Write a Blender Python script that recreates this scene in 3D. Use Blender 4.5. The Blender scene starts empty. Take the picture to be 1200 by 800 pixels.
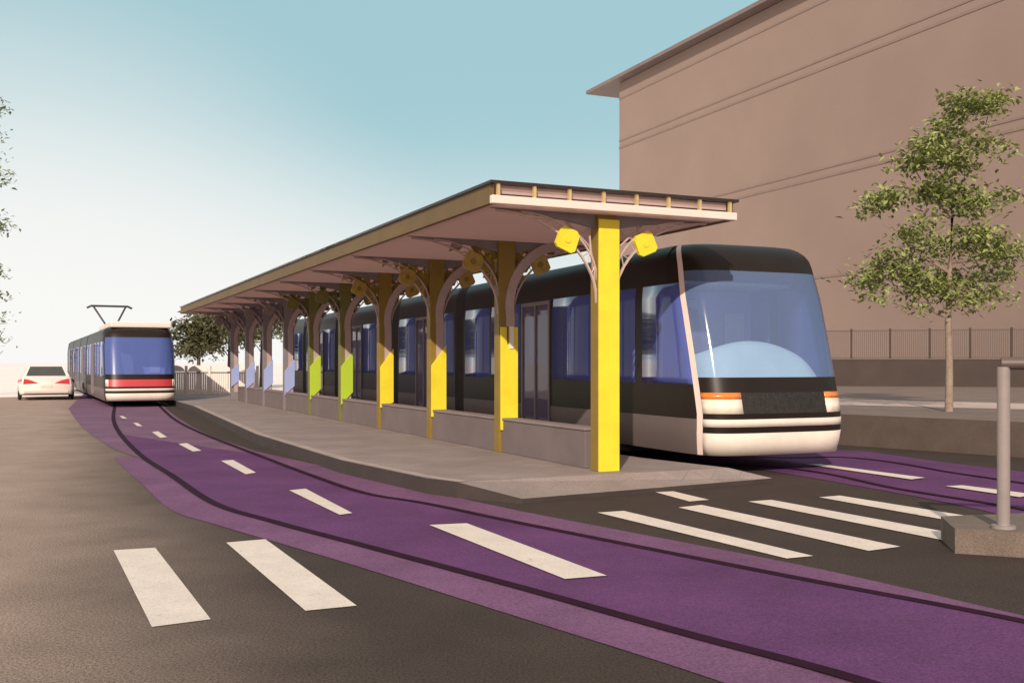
import bpy, bmesh, math, random
from mathutils import Vector, Matrix
R = math.radians
sc = bpy.context.scene
COL = sc.collection
random.seed(7)

# ------------------------------------------------------------------ camera
CZ, F, HZ = 1.65, 1200.0, 425.0
cam_d = bpy.data.cameras.new('camera')
cam = bpy.data.objects.new('camera', cam_d)
COL.objects.link(cam)
cam.location = (0, 0, CZ)
cam.rotation_euler = (R(90), 0, 0)
cam_d.sensor_width = 36
cam_d.lens = 36
cam_d.shift_y = 25 / 1200
cam_d.clip_end = 6000
sc.camera = cam

def P(x, y, z=0.0):
    """point of the level z that the survey sights at (x, y)"""
    Y = F * (CZ - z) / (y - HZ)
    return Vector(((x - 600) * Y / F, Y, z))

# ------------------------------------------------------------------ materials
def mat(name, col, rough=0.6, var=0.12, scale=6.0, bump=0.0, bscale=None, metal=0.0, spec=0.5, fine=0.0, coat=0.0):
    m = bpy.data.materials.new(name); m.use_nodes = True
    nt = m.node_tree; N = nt.nodes; L = nt.links
    b = N['Principled BSDF']
    b.inputs['Roughness'].default_value = rough
    b.inputs['Metallic'].default_value = metal
    b.inputs['Specular IOR Level'].default_value = spec
    b.inputs['Coat Weight'].default_value = coat
    tc = N.new('ShaderNodeTexCoord')
    nz = N.new('ShaderNodeTexNoise'); nz.inputs['Scale'].default_value = scale
    nz.inputs['Detail'].default_value = 6; nz.inputs['Roughness'].default_value = 0.62
    L.new(tc.outputs['Object'], nz.inputs['Vector'])
    mr = N.new('ShaderNodeMapRange')
    mr.inputs['From Min'].default_value = 0.3; mr.inputs['From Max'].default_value = 0.7
    mr.inputs['To Min'].default_value = 1 - var; mr.inputs['To Max'].default_value = 1 + var
    L.new(nz.outputs['Fac'], mr.inputs['Value'])
    out = mr.outputs['Result']
    if fine:
        n2 = N.new('ShaderNodeTexNoise'); n2.inputs['Scale'].default_value = 60; n2.inputs['Detail'].default_value = 3
        L.new(tc.outputs['Object'], n2.inputs['Vector'])
        m2 = N.new('ShaderNodeMapRange')
        m2.inputs['From Min'].default_value = 0.3; m2.inputs['From Max'].default_value = 0.7
        m2.inputs['To Min'].default_value = 1 - fine; m2.inputs['To Max'].default_value = 1 + fine
        L.new(n2.outputs['Fac'], m2.inputs['Value'])
        mm = N.new('ShaderNodeMath'); mm.operation = 'MULTIPLY'
        L.new(out, mm.inputs[0]); L.new(m2.outputs['Result'], mm.inputs[1]); out = mm.outputs[0]
    vm = N.new('ShaderNodeVectorMath'); vm.operation = 'SCALE'
    vm.inputs[0].default_value = col[:3]
    L.new(out, vm.inputs['Scale'])
    L.new(vm.outputs['Vector'], b.inputs['Base Color'])
    if bump:
        n3 = N.new('ShaderNodeTexNoise'); n3.inputs['Scale'].default_value = bscale or scale * 8
        n3.inputs['Detail'].default_value = 4
        L.new(tc.outputs['Object'], n3.inputs['Vector'])
        bp = N.new('ShaderNodeBump'); bp.inputs['Strength'].default_value = bump; bp.inputs['Distance'].default_value = 0.02
        L.new(n3.outputs['Fac'], bp.inputs['Height'])
        L.new(bp.outputs['Normal'], b.inputs['Normal'])
    m['vm'] = vm.name
    return m

def glass_mat(name, tint, body, mixb, rough=0.04):
    m = bpy.data.materials.new(name); m.use_nodes = True
    nt = m.node_tree; N = nt.nodes; L = nt.links
    b = N['Principled BSDF']; b.inputs['Base Color'].default_value = (*body, 1)
    b.inputs['Roughness'].default_value = rough
    tr = N.new('ShaderNodeBsdfTransparent'); tr.inputs['Color'].default_value = (*tint, 1)
    gl = N.new('ShaderNodeBsdfGlossy'); gl.inputs['Roughness'].default_value = 0.02
    fr = N.new('ShaderNodeFresnel'); fr.inputs['IOR'].default_value = 1.28
    m1 = N.new('ShaderNodeMixShader'); m2 = N.new('ShaderNodeMixShader')
    L.new(fr.outputs['Fac'], m1.inputs['Fac']); L.new(tr.outputs[0], m1.inputs[1]); L.new(gl.outputs[0], m1.inputs[2])
    m2.inputs['Fac'].default_value = mixb
    L.new(m1.outputs[0], m2.inputs[1]); L.new(b.outputs[0], m2.inputs[2])
    L.new(m2.outputs[0], N['Material Output'].inputs['Surface'])
    return m

M = {}
def asphalt_mat():
    m = mat('asphalt', (0.062, 0.043, 0.035), 0.85, 0.13, 1.3, 0.8, 120, fine=0.5)
    nt = m.node_tree; N = nt.nodes; L = nt.links; b = N['Principled BSDF']
    src = b.inputs['Base Color'].links[0].from_socket
    tc = N.new('ShaderNodeTexCoord'); sp = N.new('ShaderNodeSeparateXYZ'); L.new(tc.outputs['Object'], sp.inputs[0])
    # the asphalt colour lightens gradually towards the left of the crossing
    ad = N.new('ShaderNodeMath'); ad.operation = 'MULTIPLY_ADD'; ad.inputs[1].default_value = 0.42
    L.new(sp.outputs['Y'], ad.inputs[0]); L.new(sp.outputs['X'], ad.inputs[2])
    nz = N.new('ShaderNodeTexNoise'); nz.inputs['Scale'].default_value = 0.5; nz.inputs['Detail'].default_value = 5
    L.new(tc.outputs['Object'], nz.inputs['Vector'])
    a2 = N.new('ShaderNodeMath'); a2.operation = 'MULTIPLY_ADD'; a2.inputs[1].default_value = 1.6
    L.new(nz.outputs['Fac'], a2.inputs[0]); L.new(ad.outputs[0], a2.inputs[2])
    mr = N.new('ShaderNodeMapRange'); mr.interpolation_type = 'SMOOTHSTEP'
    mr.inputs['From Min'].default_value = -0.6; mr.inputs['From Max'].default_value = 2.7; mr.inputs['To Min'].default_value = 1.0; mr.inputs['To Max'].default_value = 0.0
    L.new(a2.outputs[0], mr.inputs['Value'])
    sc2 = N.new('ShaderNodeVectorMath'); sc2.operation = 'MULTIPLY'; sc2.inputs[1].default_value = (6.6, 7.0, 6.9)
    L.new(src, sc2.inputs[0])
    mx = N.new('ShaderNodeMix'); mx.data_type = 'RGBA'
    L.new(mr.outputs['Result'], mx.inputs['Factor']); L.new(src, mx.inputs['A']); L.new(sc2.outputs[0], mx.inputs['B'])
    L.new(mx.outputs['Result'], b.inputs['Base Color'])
    return m
M['asphalt'] = asphalt_mat()
for k_ in ('Specular IOR Level',): M['asphalt'].node_tree.nodes['Principled BSDF'].inputs[k_].default_value = 0.3
M['pale_ground'] = mat('pale_ground', (0.92, 0.83, 0.77), 0.9, 0.08, 0.05)  # haze over the far street put into a near-white ground colour
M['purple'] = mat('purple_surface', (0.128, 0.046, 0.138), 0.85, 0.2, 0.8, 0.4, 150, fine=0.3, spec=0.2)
M['purple_far'] = mat('purple_surface_far', (0.185, 0.10, 0.165), 0.85, 0.2, 0.8, 0.4, 150, fine=0.3, spec=0.2)  # distance haze mixed into the far lane's colour
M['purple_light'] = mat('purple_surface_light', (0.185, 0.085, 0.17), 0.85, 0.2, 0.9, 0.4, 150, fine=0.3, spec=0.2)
M['rail'] = mat('rail_groove', (0.030, 0.009, 0.022), 0.8, 0.2, 3, spec=0.08)
M['marking'] = mat('road_marking', (0.74, 0.64, 0.56), 0.7, 0.08, 2.5, 0.2, 120, fine=0.12)
def wear(m, under, scale=7.0, lo=0.60, hi=0.70):
    nt = m.node_tree; N = nt.nodes; L = nt.links; b = N['Principled BSDF']
    src = b.inputs['Base Color'].links[0].from_socket
    tc = N.new('ShaderNodeTexCoord'); nz = N.new('ShaderNodeTexNoise'); nz.inputs['Scale'].default_value = scale; nz.inputs['Detail'].default_value = 9; nz.inputs['Roughness'].default_value = 0.75
    L.new(tc.outputs['Object'], nz.inputs['Vector'])
    mr = N.new('ShaderNodeMapRange'); mr.inputs['From Min'].default_value = lo; mr.inputs['From Max'].default_value = hi; mr.inputs['To Max'].default_value = 0.75
    L.new(nz.outputs['Fac'], mr.inputs['Value'])
    mx = N.new('ShaderNodeMix'); mx.data_type = 'RGBA'; L.new(mr.outputs['Result'], mx.inputs['Factor']); L.new(src, mx.inputs['A']); mx.inputs['B'].default_value = (*under, 1)
    L.new(mx.outputs['Result'], b.inputs['Base Color'])
wear(M['marking'], (0.16, 0.12, 0.10), 9.0, 0.60, 0.72)
wear(M['purple'], (0.09, 0.045, 0.075), 1.1, 0.56, 0.8); wear(M['purple_light'], (0.10, 0.055, 0.085), 1.3, 0.58, 0.8)
wear(M['asphalt'], (0.045, 0.034, 0.028), 2.6, 0.62, 0.9)
M['platform'] = mat('platform_paving', (0.31, 0.253, 0.236), 0.8, 0.14, 1.2, 0.3, 120, fine=0.2)
M['kerb_dark'] = mat('kerb_dark', (0.05, 0.038, 0.034), 0.8, 0.15, 2, 0.3, 80)  # shade on the platform sides put into a dark colour
M['kerb'] = mat('kerb_concrete', (0.105, 0.077, 0.064), 0.8, 0.15, 2, 0.3, 80, fine=0.15)
M['kerb_light'] = mat('kerb_stone_pale', (0.40, 0.33, 0.30), 0.75, 0.15, 2.2, 0.3, 80, fine=0.15)
M['pavement'] = mat('pavement', (0.19, 0.145, 0.125), 0.85, 0.15, 1, 0.3, 90, fine=0.2)
M['path'] = mat('pale_path', (0.52, 0.40, 0.36), 0.8, 0.1, 1, 0.2, 90)
M['low_wall'] = mat('low_wall', (0.17, 0.135, 0.13), 0.75, 0.12, 1.5, 0.2, 100, fine=0.12)
M['low_wall_cap'] = mat('low_wall_cap', (0.25, 0.20, 0.19), 0.7, 0.1, 2)
M['building'] = mat('building_render', (0.29, 0.21, 0.178), 0.9, 0.06, 0.18, 0.25, 9, fine=0.05)
M['building_trim'] = mat('building_trim', (0.25, 0.182, 0.154), 0.9, 0.08, 1)
M['roof'] = mat('roof_metal', (0.2, 0.15, 0.14), 0.6, 0.1, 1)
M['dark_wall'] = mat('dark_base_wall', (0.06, 0.043, 0.037), 0.85, 0.15, 0.8, 0.2, 30)
M['fence'] = mat('fence_steel', (0.11, 0.08, 0.07), 0.6, 0.1, 3)
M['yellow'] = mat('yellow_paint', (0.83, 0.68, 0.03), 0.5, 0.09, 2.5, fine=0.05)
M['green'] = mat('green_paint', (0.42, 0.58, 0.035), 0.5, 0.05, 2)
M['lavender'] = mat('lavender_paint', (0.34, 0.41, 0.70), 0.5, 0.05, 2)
M['olive'] = mat('olive_paint', (0.25, 0.165, 0.02), 0.5, 0.12, 3)  # yellow column paint darkened to its tone in shade
M['olive_green'] = mat('olive_green_paint', (0.17, 0.16, 0.04), 0.5, 0.12, 3)  # green column paint darkened to its tone in shade
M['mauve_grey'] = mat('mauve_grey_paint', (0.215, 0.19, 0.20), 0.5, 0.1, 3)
M['mauve_steel'] = mat('mauve_steel', (0.46, 0.35, 0.33), 0.5, 0.08, 3)
M['arc'] = mat('arc_steel', (0.55, 0.42, 0.37), 0.45, 0.08, 4)
M['gold'] = mat('gold_ornament', (0.40, 0.28, 0.05), 0.5, 0.2, 10)
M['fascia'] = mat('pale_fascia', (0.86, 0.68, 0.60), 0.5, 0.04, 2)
M['fascia_olive'] = mat('olive_fascia', (0.15, 0.095, 0.03), 0.6, 0.12, 2)  # shade on the canopy sides put into a dark colour
M['fascia_gold'] = mat('gold_fascia', (0.55, 0.42, 0.20), 0.5, 0.1, 4)
M['soffit'] = mat('soffit', (0.88, 0.70, 0.66), 0.7, 0.06, 1.2)
def translucent(m, trans, thru):
    nt = m.node_tree; N = nt.nodes; L = nt.links; b = N['Principled BSDF']
    tl = N.new('ShaderNodeBsdfTranslucent'); tl.inputs['Color'].default_value = (*trans, 1)
    mx = N.new('ShaderNodeMixShader'); mx.inputs['Fac'].default_value = thru
    L.new(b.outputs[0], mx.inputs[1]); L.new(tl.outputs[0], mx.inputs[2]); L.new(mx.outputs[0], N['Material Output'].inputs['Surface'])
translucent(M['soffit'], (0.98, 0.80, 0.76), 0.72)
M['roof_dark'] = mat('roof_dark', (0.11, 0.08, 0.075), 0.6, 0.1, 2)
M['roof_panel'] = glass_mat('roof_panel', (0.97, 0.90, 0.86), (0.16, 0.12, 0.11), 0.18, 0.3)
M['sign_white'] = mat('sign_white', (0.85, 0.78, 0.70), 0.5, 0.03, 3)
M['tram_black'] = mat('tram_black', (0.017, 0.011, 0.008), 0.4, 0.2, 0.8, spec=0.25)
M['tram_grey'] = mat('tram_grey', (0.15, 0.118, 0.112), 0.5, 0.1, 1)
M['tram_white'] = mat('tram_white', (0.76, 0.67, 0.58), 0.55, 0.08, 2.5)
M['tram_roofwhite'] = mat('tram_roof_pale', (0.8, 0.72, 0.66), 0.6, 0.06, 1.5)
M['grille'] = mat('grille_black', (0.016, 0.012, 0.010), 0.6, 0.6, 14, 0.6, 40)
M['lamp'] = mat('lamp_white', (0.85, 0.76, 0.62), 0.2, 0.08, 8, coat=0.8)
M['orange'] = mat('indicator_orange', (0.75, 0.22, 0.03), 0.25, 0.05, 8, coat=0.8)
M['red'] = mat('red_band', (0.52, 0.05, 0.06), 0.4, 0.06, 2)
M['bellows'] = mat('bellows', (0.03, 0.024, 0.024), 0.9, 0.3, 5)
M['int_blue'] = mat('interior_violet', (0.32, 0.37, 0.80), 0.7, 0.1, 1.2)
M['int_pale'] = mat('interior_pale', (0.62, 0.64, 0.88), 0.6, 0.08, 1.2)
M['int_seat'] = mat('seat_violet', (0.11, 0.09, 0.26), 0.8, 0.15, 4)
M['int_seat_grey'] = mat('seat_grey', (0.20, 0.18, 0.30), 0.8, 0.1, 4)
M['dash'] = mat('dashboard_pale', (0.66, 0.84, 0.87), 0.6, 0.05, 3)
M['glass'] = glass_mat('tinted_glass', (0.58, 0.66, 0.98), (0.15, 0.20, 0.60), 0.58)
M['glass_door'] = glass_mat('door_glass', (0.62, 0.58, 0.72), (0.26, 0.22, 0.34), 0.6)
M['screen'] = glass_mat('windscreen_glass', (0.82, 0.91, 1.0), (0.25, 0.36, 0.64), 0.36, 0.08)
M['screen_far'] = glass_mat('far_windscreen_glass', (0.76, 0.84, 1.0), (0.14, 0.22, 0.62), 0.5, 0.25)
M['car_white'] = mat('car_white', (0.82, 0.76, 0.70), 0.35, 0.03, 1.5, coat=0.5)
M['car_pale'] = mat('car_pale', (0.66, 0.56, 0.52), 0.35, 0.03, 1.5, coat=0.5)
M['car_glass'] = mat('car_glass', (0.07, 0.065, 0.055), 0.15, 0.1, 2)
M['car_dark'] = mat('car_dark', (0.05, 0.045, 0.045), 0.6, 0.1, 4)
M['tail_red'] = mat('tail_light_red', (0.6, 0.04, 0.05), 0.25, 0.08, 8, coat=0.7)
M['tyre'] = mat('tyre', (0.025, 0.023, 0.022), 0.9, 0.2, 10)
M['rim'] = mat('rim', (0.4, 0.4, 0.4), 0.35, 0.1, 10, metal=0.8)
M['bark'] = mat('bark', (0.30, 0.23, 0.18), 0.9, 0.25, 8, 0.6, 40)
M['bark_dark'] = mat('bark_dark', (0.09, 0.07, 0.055), 0.9, 0.25, 8, 0.6, 40)
M['leaf'] = mat('leaf', (0.25, 0.29, 0.09), 0.6, 0.45, 1.8)
M['leaf_dark'] = mat('leaf_dark', (0.13, 0.13, 0.06), 0.6, 0.45, 1.2)
M['leaf_hazy'] = mat('leaf_hazy', (0.22, 0.27, 0.14), 0.7, 0.3, 1.2)
M['post'] = mat('post_steel', (0.30, 0.255, 0.24), 0.4, 0.08, 5)
M['post_dark'] = mat('post_rail_dark', (0.12, 0.085, 0.075), 0.5, 0.08, 5)
M['pedestal'] = mat('pedestal_stone', (0.17, 0.13, 0.105), 0.85, 0.2, 3, 0.4, 60, fine=0.2)
M['white_rail'] = mat('white_railing', (0.82, 0.74, 0.68), 0.5, 0.05, 3)

# ------------------------------------------------------------------ mesh helpers
class MB:
    def __init__(s): s.v = []; s.f = []
    def quadpts(s, pts):
        i = len(s.v); s.v += [tuple(p) for p in pts]; s.f.append(tuple(range(i, i + len(pts)))); return s
    def box(s, c, d, rot=None):
        i = len(s.v)
        for x in (-1, 1):
            for y in (-1, 1):
                for z in (-1, 1):
                    p = Vector((x * d[0] / 2, y * d[1] / 2, z * d[2] / 2))
                    if rot is not None: p = rot @ p
                    s.v.append(tuple(p + Vector(c)))
        for f in ((0, 1, 3, 2), (4, 6, 7, 5), (0, 4, 5, 1), (2, 3, 7, 6), (0, 2, 6, 4), (1, 5, 7, 3)):
            s.f.append(tuple(i + k for k in f))
        return s
    def prism(s, poly, z0, z1, top=True, bottom=False):
        n = len(poly); i = len(s.v)
        s.v += [(p[0], p[1], z0) for p in poly] + [(p[0], p[1], z1) for p in poly]
        for k in range(n):
            j = (k + 1) % n
            s.f.append((i + k, i + j, i + n + j, i + n + k))
        if top: s.f.append(tuple(i + n + k for k in range(n)))
        if bottom: s.f.append(tuple(i + k for k in reversed(range(n))))
        return s
    def extr(s, poly3, vec):
        """closed prism from a planar polygon and an extrusion vector"""
        n = len(poly3); i = len(s.v); vec = Vector(vec)
        s.v += [tuple(p) for p in poly3] + [tuple(Vector(p) + vec) for p in poly3]
        for k in range(n):
            j = (k + 1) % n
            s.f.append((i + k, i + j, i + n + j, i + n + k))
        s.f.append(tuple(i + k for k in reversed(range(n)))); s.f.append(tuple(i + n + k for k in range(n)))
        return s
    def tube(s, pts, r, n=8, caps=True):
        pts = [Vector(p) for p in pts]
        rs = r if isinstance(r, (list, tuple)) else [r] * len(pts)
        rings = []
        up = Vector((0, 0, 1))
        for k, p in enumerate(pts):
            t = (pts[min(k + 1, len(pts) - 1)] - pts[max(k - 1, 0)]).normalized()
            a = t.cross(up)
            if a.length < 0.05: a = t.cross(Vector((1, 0, 0)))
            a.normalize(); b = t.cross(a)
            i = len(s.v)
            for q in range(n):
                an = 2 * math.pi * q / n
                s.v.append(tuple(p + (a * math.cos(an) + b * math.sin(an)) * rs[k]))
            rings.append(i)
        for k in range(len(rings) - 1):
            for q in range(n):
                q2 = (q + 1) % n
                s.f.append((rings[k] + q, rings[k] + q2, rings[k + 1] + q2, rings[k + 1] + q))
        if caps:
            s.f.append(tuple(rings[0] + q for q in range(n))); s.f.append(tuple(rings[-1] + q for q in reversed(range(n))))
        return s
    def strip(s, left, right):
        i = len(s.v); n = len(left)
        s.v += [tuple(p) for p in left] + [tuple(p) for p in right]
        for k in range(n - 1): s.f.append((i + k, i + k + 1, i + n + k + 1, i + n + k))
        return s
    def build(s, name, m, parent=None, smooth=False, bevel=0.0, fix=True):
        me = bpy.data.meshes.new(name); me.from_pydata(s.v, [], s.f); me.materials.append(m)
        if fix or smooth:
            bm = bmesh.new(); bm.from_mesh(me)
            bmesh.ops.remove_doubles(bm, verts=bm.verts, dist=0.0005)
            bmesh.ops.recalc_face_normals(bm, faces=bm.faces)
            if smooth:
                for f in bm.faces: f.smooth = True
            bm.to_mesh(me); bm.free()
        o = bpy.data.objects.new(name, me); COL.objects.link(o)
        if parent: o.parent = parent
        if bevel:
            md = o.modifiers.new('bevel', 'BEVEL'); md.width = bevel; md.segments = 2; md.limit_method = 'ANGLE'
        if smooth:
            try: me.set_sharp_from_angle(angle=R(40))
            except Exception: pass
        return o

def tag(o, label=None, cat=None, group=None, kind=None):
    if label: o['label'] = label
    if cat: o['category'] = cat
    if group: o['group'] = group
    if kind: o['kind'] = kind
    return o
def empty(name, loc=(0, 0, 0), rz=0.0):
    o = bpy.data.objects.new(name, None); COL.objects.link(o); o.location = loc; o.rotation_euler = (0, 0, rz)
    o.empty_display_size = 0.3
    return o
def sheet(name, pts, z, m, parent=None, kind=None):
    o = MB().quadpts([(p[0], p[1], z) for p in pts]).build(name, m, parent)
    if kind: o['kind'] = kind
    return o

def dense(pts, n=10):
    """Catmull-Rom resample of a ground polyline"""
    pts = [Vector((p[0], p[1], 0)) for p in pts]; out = []
    for i in range(len(pts) - 1):
        p0 = pts[max(i - 1, 0)]; p1 = pts[i]; p2 = pts[i + 1]; p3 = pts[min(i + 2, len(pts) - 1)]
        for k in range(n):
            t = k / n
            out.append(0.5 * ((2 * p1) + (p2 - p0) * t + (2 * p0 - 5 * p1 + 4 * p2 - p3) * t * t + (3 * p1 - p0 - 3 * p2 + p3) * t ** 3))
    out.append(pts[-1]); return out
def resample(pts, n):
    L = [0]
    for a, b in zip(pts, pts[1:]): L.append(L[-1] + (b - a).length)
    out = []; j = 0
    for k in range(n):
        d = L[-1] * k / (n - 1)
        while j < len(L) - 2 and L[j + 1] < d: j += 1
        t = (d - L[j]) / max(L[j + 1] - L[j], 1e-6); out.append(pts[j].lerp(pts[j + 1], min(max(t, 0), 1)))
    return out
def band(name, A, B, z, m, parent=None, n=80):
    a = resample(A, n); b = resample(B, n)
    return MB().strip([(p.x, p.y, z) for p in a], [(p.x, p.y, z) for p in b]).build(name, m, parent)
def ribbon(pts, w, z, name, m, parent=None):
    a = []; b = []
    for k, p in enumerate(pts):
        t = (pts[min(k + 1, len(pts) - 1)] - pts[max(k - 1, 0)]).normalized(); nn = Vector((-t.y, t.x, 0)) * w / 2
        a.append((p.x + nn.x, p.y + nn.y, z)); b.append((p.x - nn.x, p.y - nn.y, z))
    return MB().strip(a, b).build(name, m, parent)

# axes of the stop: d runs along the platform away from the crossing, n across it to the right
D_ = Vector((-0.417, 0.909, 0)).normalized(); N_ = Vector((D_.y, -D_.x, 0))
C1 = Vector((1.28, 13.7, 0))            # foot of the first column
def S(d, n, z=0.0): return C1 + D_ * d + N_ * n + Vector((0, 0, z))

# ------------------------------------------------------------------ ground and roads
g = sheet('ground', [(-3000, -600), (3000, -600), (3000, 4500), (-3000, 4500)], -0.012, M['pale_ground'], kind='structure')
road = sheet('road', [(-60, -30), (60, -30), (60, 60), (-14, 60), (-26, 47.5), (-60, 47.5)], 0.0, M['asphalt'], kind='structure')

far = lambda p, u, L: [p + u * L]
LA = [P(x, y) for x, y in ((1230, 940), (847, 800), (600, 721), (400, 658), (250, 614), (200, 597), (165, 566), (133, 537))]
LB = [P(x, y) for x, y in ((1290, 770), (1200, 722), (960, 667), (750, 626), (600, 597), (500, 575), (425, 557), (355, 541), (300, 529))]
rl = dense([P(x, y) for x, y in ((1500, 960), (1010, 800), (800, 743), (600, 687), (425, 640), (320, 612), (250, 590), (200, 557), (165, 534), (141, 509), (133, 492), (134, 479))])
rr = dense([P(x, y) for x, y in ((1500, 800), (1200, 730), (900, 672), (600, 612), (500, 591), (425, 578), (360, 556), (300, 533), (236, 508), (205, 492), (190, 479))])
LAd = dense([P(1400, 1010)] + LA); LBd = dense([P(1500, 790)] + LB[1:])
# farther, the lane is narrower and bends with the platform
tramdir = Vector((-0.36, 0.93, 0)).normalized()
LA2 = dense([P(165, 537), P(130, 524), P(96, 500), P(80, 479)]) ; LA2.append(LA2[-1] + tramdir * 45)
LB2 = dense([P(300, 529), P(245, 510), P(212, 492), P(196, 480)]); LB2.append(LB2[-1] + tramdir * 45)
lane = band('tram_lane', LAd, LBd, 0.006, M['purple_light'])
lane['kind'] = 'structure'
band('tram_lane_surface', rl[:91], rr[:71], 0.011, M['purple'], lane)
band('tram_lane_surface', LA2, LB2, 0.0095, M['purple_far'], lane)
rl.append(rl[-1] + tramdir * 45); rr.append(rr[-1] + tramdir * 45)
ribbon(rl, 0.11, 0.016, 'rail', M['rail'], lane)
ribbon(rr, 0.11, 0.016, 'rail', M['rail'], lane)
def mark(name, pts, parent, z=0.021):
    return sheet(name, [P(x, y) for x, y in pts], z, M['marking'], parent)
for q in (((503, 617), (547, 615), (711, 677), (662, 681)), ((339, 576), (358, 574), (413, 603), (398, 605)),
          ((259, 541), (273, 540), (300, 555), (288, 557)), ((209, 521), (219, 520), (236, 529), (226, 530)),
          ((178, 507), (185, 506), (196, 513), (188, 514)), ((156, 496), (161, 496), (167, 500), (161, 500)),
          ((140, 488), (144, 488), (149, 491), (144, 491))):
    mark('lane_dash', q, lane)

# the second lane, where the waiting tram stands
TA = Vector((-0.39, 0.92, 0)).normalized(); TN = Vector((TA.y, -TA.x, 0))
TF = Vector((4.10, 15.28, 0))           # under the nose of the waiting tram
def T(a, n): return TF + TA * a + TN * n
RB = [P(1330, 660), P(1200, 612), P(1120, 591), P(980, 565), P(860, 545)]
RA = [P(1330, 570), P(1200, 553), P(1100, 541), P(1010, 528)]
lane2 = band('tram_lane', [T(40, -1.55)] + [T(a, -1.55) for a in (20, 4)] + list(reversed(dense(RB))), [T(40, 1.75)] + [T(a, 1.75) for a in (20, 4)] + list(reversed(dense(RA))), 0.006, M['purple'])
lane2['kind'] = 'structure'
for off, pts in ((-0.75, ((1330, 630), (1200, 598), (1050, 573), (930, 550))), (0.8, ((1330, 588), (1200, 567), (1120, 555), (1000, 537)))):
    ribbon(dense([T(40, off), T(20, off), T(4, off)] + [P(x, y) for x, y in reversed(pts)]), 0.11, 0.016, 'rail', M['rail'], lane2)
mark('lane_dash', ((944, 545), (962, 545), (1084, 561), (1068, 563)), lane2)
mark('lane_dash', ((1108, 571), (1128, 570), (1215, 581), (1195, 584)), lane2)

cross = sheet('zebra_crossing_bed', [P(133, 645), P(182, 642), P(247, 726), P(178, 735)], 0.006, M['marking'], road)
cross.name = 'crosswalk_stripe'
mark('crosswalk_stripe', ((265, 636), (311, 632), (418, 710), (358, 716)), road, 0.006)
for q in (((700, 601), (731, 599), (953, 652), (922, 655)), ((795, 595), (822, 592), (1055, 641), (1018, 646)),
          ((877, 588), (904, 586), (1165, 634), (1128, 638)), ((960, 583), (984, 581), (1240, 622), (1205, 627)),
          ((768, 577), (789, 576), (831, 586), (808, 588))):
    mark('crosswalk_stripe', q, road, 0.0085)

# ------------------------------------------------------------------ platform
PZ = 0.2
pl = [S(-0.3, -2.28), P(500, 560, PZ), P(400, 539, PZ), P(300, 508.5, PZ)]
pl += [S(24, -2.25), S(46, -2.25), S(46, 1.45), S(10, 1.45), S(1.5, 1.45), S(-0.3, 1.75)]
pm = MB().prism([(p.x, p.y) for p in pl], -0.01, PZ, top=False).build('platform', M['kerb_dark'])
pm['kind'] = 'structure'
sheet('paving', pl, PZ, M['platform'], pm)
RZ = 0.06
ribbon(resample([Vector((p.x, p.y, 0)) + N_ * 0.085 for p in pl[:5]], 60), 0.15, PZ + 0.005, 'kerb_stones', M['kerb_light'], pm)
rpl, rpr = P(612, 584, RZ), P(905, 560, RZ)          # the platform end slopes down to the crossing
ra, rb_ = pl[0], pl[-1]
MB().quadpts([(ra.x, ra.y, PZ), (rpl.x, rpl.y, RZ), (rpr.x, rpr.y, RZ), (rb_.x, rb_.y, PZ)]).build('ramp', M['platform'], pm)
MB().quadpts([(ra.x, ra.y, PZ), (rpl.x, rpl.y, RZ), (rpl.x, rpl.y, -.01), (ra.x, ra.y, -.01)]).quadpts([(rpl.x, rpl.y, RZ), (rpr.x, rpr.y, RZ), (rpr.x, rpr.y, -.01), (rpl.x, rpl.y, -.01)]).quadpts([(rb_.x, rb_.y, PZ), (rpr.x, rpr.y, RZ), (rpr.x, rpr.y, -.01), (rb_.x, rb_.y, -.01)]).build('ramp_edge', M['kerb_dark'], pm)
# paver joints are part of the paving material
def add_brick(m, scale, dark, w=0.5, h=0.25, rot=0.0, mortar=0.012):
    nt = m.node_tree; N = nt.nodes; L = nt.links; b = N['Principled BSDF']
    src = b.inputs['Base Color'].links[0].from_socket
    tc = N.new('ShaderNodeTexCoord'); mp = N.new('ShaderNodeMapping'); mp.inputs['Rotation'].default_value = (0, 0, rot)
    L.new(tc.outputs['Object'], mp.inputs['Vector'])
    br = N.new('ShaderNodeTexBrick'); br.inputs['Scale'].default_value = scale
    br.inputs['Brick Width'].default_value = w; br.inputs['Row Height'].default_value = h; br.inputs['Mortar Size'].default_value = mortar
    br.inputs['Color1'].default_value = (1, 1, 1, 1); br.inputs['Color2'].default_value = (0.88, 0.88, 0.88, 1)
    br.inputs['Mortar'].default_value = (dark, dark, dark, 1)
    L.new(mp.outputs[0], br.inputs['Vector'])
    mx = N.new('ShaderNodeVectorMath'); mx.operation = 'MULTIPLY'
    L.new(src, mx.inputs[0]); L.new(br.outputs['Color'], mx.inputs[1]); L.new(mx.outputs[0], b.inputs['Base Color'])
add_brick(M['platform'], 1.0, 0.82, 0.6, 0.4, R(24.6))

lw = empty('low_wall', S(0.45, 0.0, PZ), math.atan2(D_.y, D_.x))
tag(lw, 'long low mauve grey wall running between the column feet on the platform', 'wall')
LWL = 27.4
MB().box((LWL / 2, -0.02, 0.26), (LWL, 0.24, 0.518)).build('wall_base', M['low_wall'], lw, bevel=0.01)
MB().box((LWL / 2, -0.02, 0.54), (LWL + 0.04, 0.28, 0.04)).build('wall_cap', M['low_wall_cap'], lw, bevel=0.01)

# ------------------------------------------------------------------ platform shelter
sh = empty('platform_shelter', S(0, 0, PZ), math.atan2(D_.y, D_.x))
tag(sh, 'long open platform shelter with flat canopy on a row of painted columns with curved arms', 'shelter')
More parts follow.
